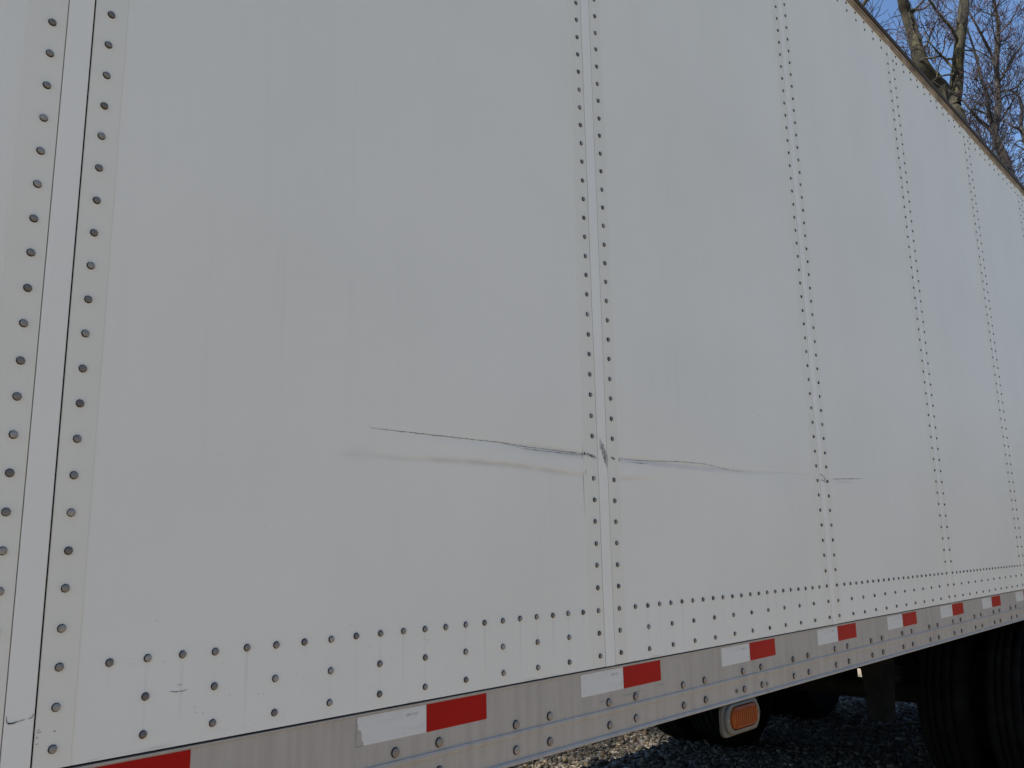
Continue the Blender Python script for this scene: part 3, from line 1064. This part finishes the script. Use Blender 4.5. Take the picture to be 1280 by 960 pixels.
def finish(root, base, tb, B, tw, bark_m):
    root.location = base
    off = Vector(base)
    for bld in (tb, B, tw):
        bld.v = [(v[0] - off.x, v[1] - off.y, v[2] - off.z) for v in bld.v]
    tb.build('trunk', bark_m, root, smooth=True)
    B.build('branches', bark_m, root, smooth=True)
    o = tw.build('twigs', [M['twig'], M['bud']], root)
    o['kind'] = 'stuff'


# the forked mossy tree just behind the roof edge
T = 13.0
tb, B, tw = MB(), MB(), MB()
fork = at(1190, 133, T)
base = Vector((fork.x + 0.25, fork.y + 0.1, 0))
tb.tube([base - UP * 0.2, base + UP * 0.5, base.lerp(fork, 0.4), base.lerp(fork, 0.8), fork - UP * 0.30, fork - UP * 0.10, fork + UP * 0.02], [0.42, 0.31, 0.24, 0.19, 0.175, 0.155, 0.09], 14)
traced(tb, tw, [(1189, 133), (1176, 113), (1163, 97), (1152, 81), (1146, 60), (1140, 38), (1133, 16), (1127, -5), (1118, -45), (1112, -95)], T, [23, 22, 20, 17, 15, 14, 13, 11, 8], 0.9, (0.8, 1.6), 2, 0.5, 0.06, 12)
traced(tb, tw, [(1191, 131), (1195, 108), (1197, 84), (1199, 60), (1202, 35), (1205, 5), (1208, -40), (1212, -100)], T, [19, 17, 14, 13, 13, 12, 11, 9], 0.9, (0.8, 1.6), 2, 0.5, 0.06, 12)
for pix, w in (([(1136, 14), (1144, 11.5), (1152, 12), (1160, 7), (1168, 0), (1178, -12)], [4, 2.4, 2, 1.4]),
               ([(1133, 7), (1136, 14), (1138, 24), (1141, 30)], [2.5, 3, 1.2]),
               ([(1192, 73), (1183, 74), (1176, 70), (1166, 72.5), (1155, 73), (1148, 76)], [3.2, 3, 2.4, 2]),
               ([(1190, 84), (1183, 76), (1177, 70), (1168, 60), (1160, 50), (1154, 38)], [3, 2.6, 2, 1]),
               ([(1176, 70), (1180, 60), (1181, 48), (1186, 36)], [2.2, 1.6, 1]),
               ([(1192, 93), (1182, 94), (1172, 97), (1162, 105)], [3, 2.2, 1.4]),
               ([(1171, 97), (1173, 84), (1177, 71)], [2, 1.8, 1.4]),
               ([(1202, 63), (1212, 63), (1219, 66), (1224, 74)], [2.4, 1.8, 1]),
               ([(1197, 124), (1204, 126), (1210, 124)], [3.2, 2, 1])):
    traced(B, tw, pix, T - rng.uniform(0, 0.3), w, 0.16, (0.35, 0.9), 3, 0.6, 0.05)
traced(B, tw, [(1074, 14), (1079, 6), (1086, -4), (1096, -20), (1110, -45)], T, [5, 5, 4, 3], 0.3, (0.5, 1.0), 2, 0.5, 0.08)
A = tree('forked_tree', 'mossy trunk forking into two thick olive limbs just above the trailer roof edge', None)
finish(A, base, tb, B, tw, M['bark_moss'])

# the grey double-stemmed tree to its right
T = 19.0
tb, B, tw = MB(), MB(), MB()
pk = at(1262, 222, T)
base = Vector((pk.x + 0.1, pk.y + 0.05, 0))
tb.tube([base - UP * 0.2, base + UP * 0.6, base.lerp(pk, 0.5), pk], [0.30, 0.23, 0.17, 0.125], 12)
traced(tb, tw, [(1262, 222), (1257, 204), (1250, 186), (1244, 168), (1246, 150), (1248, 130), (1247, 106), (1245.5, 84), (1246.5, 60), (1247.5, 40), (1247, 24), (1244, 10), (1242, -12), (1245, -50)], T, [13, 11, 8, 7, 6.5, 6, 5, 4, 3], 0.38, (0.7, 1.5), 2, 0.6, 0.05, 10)
for pix, w in (([(1244, 170), (1239, 152), (1236, 138), (1234, 120), (1229, 104), (1226, 96), (1222, 78), (1217, 60), (1211, 42), (1206, 26)], [5.5, 5, 4.2, 3.4, 2.6, 1.6]),
               ([(1245, 84), (1240, 70), (1233, 55), (1226, 42), (1218, 27), (1210, 13), (1204, 0)], [4, 3.2, 2.6, 1.6]),
               ([(1248, 105), (1255, 92), (1262, 80), (1271, 65), (1281, 52), (1295, 36)], [3.6, 3, 2.2, 1.6]),
               ([(1247, 44), (1254, 37), (1262, 28), (1270, 14), (1276, 2)], [2.8, 2, 1.2]),
               ([(1248, 116), (1258, 113), (1269, 110), (1281, 97)], [3.2, 2.6, 2]),
               ([(1243, 168), (1234, 158), (1224, 150), (1216, 141), (1208, 131), (1201, 124)], [5, 5, 4, 3, 2]),
               ([(1216, 137), (1224, 126), (1232, 113), (1241, 103)], [2, 2.4, 2]),
               ([(1217, 136), (1228, 140), (1236, 144)], [2, 2.4, 2.2]),
               ([(1217, 139), (1204, 145), (1199, 150)], [2, 2, 1.2]),
               ([(1249, 153), (1258, 140), (1265, 128), (1270, 116), (1276, 100)], [2.6, 2.2, 1.6]),
               ([(1247, 130), (1256, 120), (1268, 118), (1276, 122)], [2.0, 1.6, 1.2])):
    traced(B, tw, pix, T + rng.uniform(-0.3, 0.3), w, 0.15, (0.4, 1.1), 2, 0.65, 0.08)
Bt = tree('double_stemmed_tree', 'slim grey tree whose two pale stems rise together right of the mossy forked tree', None)
finish(Bt, base, tb, B, tw, M['bark_grey'])

# the leaning tree at the picture's right edge
T = 22.0
tb, B, tw = MB(), MB(), MB()
pk = at(1290, 215, T)
base = Vector((pk.x, pk.y, 0))
tb.tube([base - UP * 0.2, base + UP * 0.6, base.lerp(pk, 0.5), pk], [0.28, 0.22, 0.15, 0.09], 12)
traced(tb, tw, [(1290, 215), (1284, 185), (1278, 165), (1276, 150), (1277.5, 137), (1274, 122), (1266, 114), (1258, 112)], T, [8, 5.5, 4.5, 4, 3, 1.8], 0.25, (0.6, 1.3), 2, 0.6, 0.05, 8)
for pix, w in (([(1279, 168), (1272, 160), (1265, 158), (1256, 152)], [3, 2.4, 1.4]),
               ([(1284, 185), (1292, 150), (1296, 110), (1290, 70), (1292, 20)], [5, 4.5, 3.5, 2]),
               ([(1281, 178), (1273, 176), (1264, 186)], [2.4, 2, 1.2])):
    traced(B, tw, pix, T, w, 0.16, (0.4, 1.1), 2, 0.65, 0.08)
Ct = tree('leaning_tree', 'thin dark tree bending left at the right edge of the sky', None)
finish(Ct, base, tb, B, tw, M['bark_grey'])


# unseen evergreen wood added to block low sky; the side panels mirror it softly
wr = np.random.default_rng(5)
N = 7400
cx = wr.uniform(-34, 70, N)
top = 3.6 + 0.8 * np.sin(cx * 0.9) + 0.5 * np.sin(cx * 2.3 + 1)
cz = wr.uniform(0, 1, N) ** 0.8 * top
cy = -15.5 - wr.uniform(0, 4.5, N) * (1 - 0.5 * cz / 9)
NB = 1800                                             # more added behind the rear to cut light under the trailer
cx[:NB] = wr.uniform(13.5, 17.0, NB)
cy[:NB] = wr.uniform(-15, 3.2, NB)
cz[:NB] = wr.uniform(0, 2.6, NB)
a1, a2 = wr.uniform(0, 6.28, N), wr.normal(0, 0.7, N)
sz = wr.uniform(0.25, 0.6, N)
e1 = np.stack([np.cos(a1), np.sin(a1), 0 * a1], -1) * sz[:, None]
e2 = np.stack([-np.sin(a1) * np.sin(a2), np.cos(a1) * np.sin(a2), np.cos(a2)], -1) * (sz * 0.9)[:, None]
cc = np.stack([cx, cy, cz], -1)
vv = np.stack([cc - e1 * .6 - e2 * .5, cc + e1 * .2 - e2, cc + e1 - e2 * .1, cc + e1 * .3 + e2, cc - e1 * .8 + e2 * .4], 1).reshape(-1, 3)
wd = bpy.data.meshes.new('unseen_woodland')
wd.from_pydata(vv.tolist(), [], [tuple(range(5 * i, 5 * i + 5)) for i in range(N)])
wd.materials.append(mat('evergreen_foliage', (0.045, 0.050, 0.026), 0.8, 0.0, 0.2))
wo_ = bpy.data.objects.new('unseen_woodland', wd)
COL.objects.link(wo_)
wo_['kind'] = 'stuff'
wo_['label'] = 'unseen dark evergreen wood added across the yard to dim low sky light'

# slender bare trees farther back that fill the sky with twigs
def slender(seed, h):
    rng.seed(seed)
    tb, B, tw = MB(), MB(), MB()
    p = Vector((0, 0, -0.2))
    pts, rad = [p], [0.17]
    d = Vector((rng.gauss(0, .05), rng.gauss(0, .05), 1))
    n = 12
    for i in range(n):
        d = (d + rvec() * 0.07 + UP * 0.05).normalized()
        p = p + d * h / n
        pts.append(p)
        rad.append(0.17 * (1 - 0.9 * (i + 1) / n) + 0.004)
    tb.tube(pts, rad, 8)
    for i in range(66):
        t = rng.uniform(0.32, 1.0)
        k = min(int(t * n), n - 1)
        q0 = pts[k].lerp(pts[k + 1], t * n - k)
        side = rvec()
        side.z = 0
        grow(B, tw, q0, side.normalized() + UP * rng.uniform(0.5, 1.3), h * rng.uniform(0.12, 0.24) * (1.25 - 0.6 * t), 0.045 * (1.1 - 0.8 * t), 0, 3, 0.4, 0.8, 0.0068)
    return tb.mesh('trunk', M['bark_grey'], True), B.mesh('branches', M['bark_grey'], True), tw.mesh('twigs', [M['twig'], M['bud']])


kinds = [slender(3, 14.0), slender(8, 12.5)]
rng.seed(21)
spots = [(1130, 21, 1, 3.3, 0.85), (1110, 24, 0, 0.4, 1.05), (1165, 30, 1, 2.0, 1.2), (1222, 27, 0, 4.0, 1.0), (1268, 33, 1, 1.0, 1.15), (1300, 26, 0, 5.2, 1.0), (1245, 40, 1, 3.1, 1.3), (1190, 42, 0, 2.6, 1.3), (1285, 38, 0, 0.9, 1.05)]
for px, t, kd, rz, s in spots:
    p = at(px, 220, t)
    o = tree('slender_tree', 'slender bare tree far behind the trailer lost in a tangle of budding twigs', None, 'bare trees standing far behind the trailer')
    o.location = (p.x, p.y, 0)
    o.rotation_euler = (0, 0, rz)
    o.scale = (s, s, s)
    for nm, me in zip(('trunk', 'branches', 'twigs'), kinds[kd]):
        c = link(nm, me, o)
        if nm == 'twigs':
            c['kind'] = 'stuff'

# unseen bare trees added behind the trailer: they dapple the gravel strip on its far side
for x, y, kd, rz, sc_ in ((-2.6, 4.2, 0, 0.7, 0.8), (-1.1, 3.5, 1, 2.9, 0.9), (-4.2, 3.6, 1, 4.4, 1.0), (0.2, 4.6, 0, 5.5, 0.75)):
    o = tree('slender_tree', 'unseen bare tree added close behind the long white trailer for dappled shade', None, 'unseen bare trees added close behind the trailer')
    o.location = (x, y, 0)
    o.rotation_euler = (0, 0, rz)
    o.scale = (sc_, sc_, sc_)
    for nm, me in zip(('trunk', 'branches', 'twigs'), kinds[kd]):
        c = link(nm, me, o)
        if nm == 'twigs':
            c['kind'] = 'stuff'
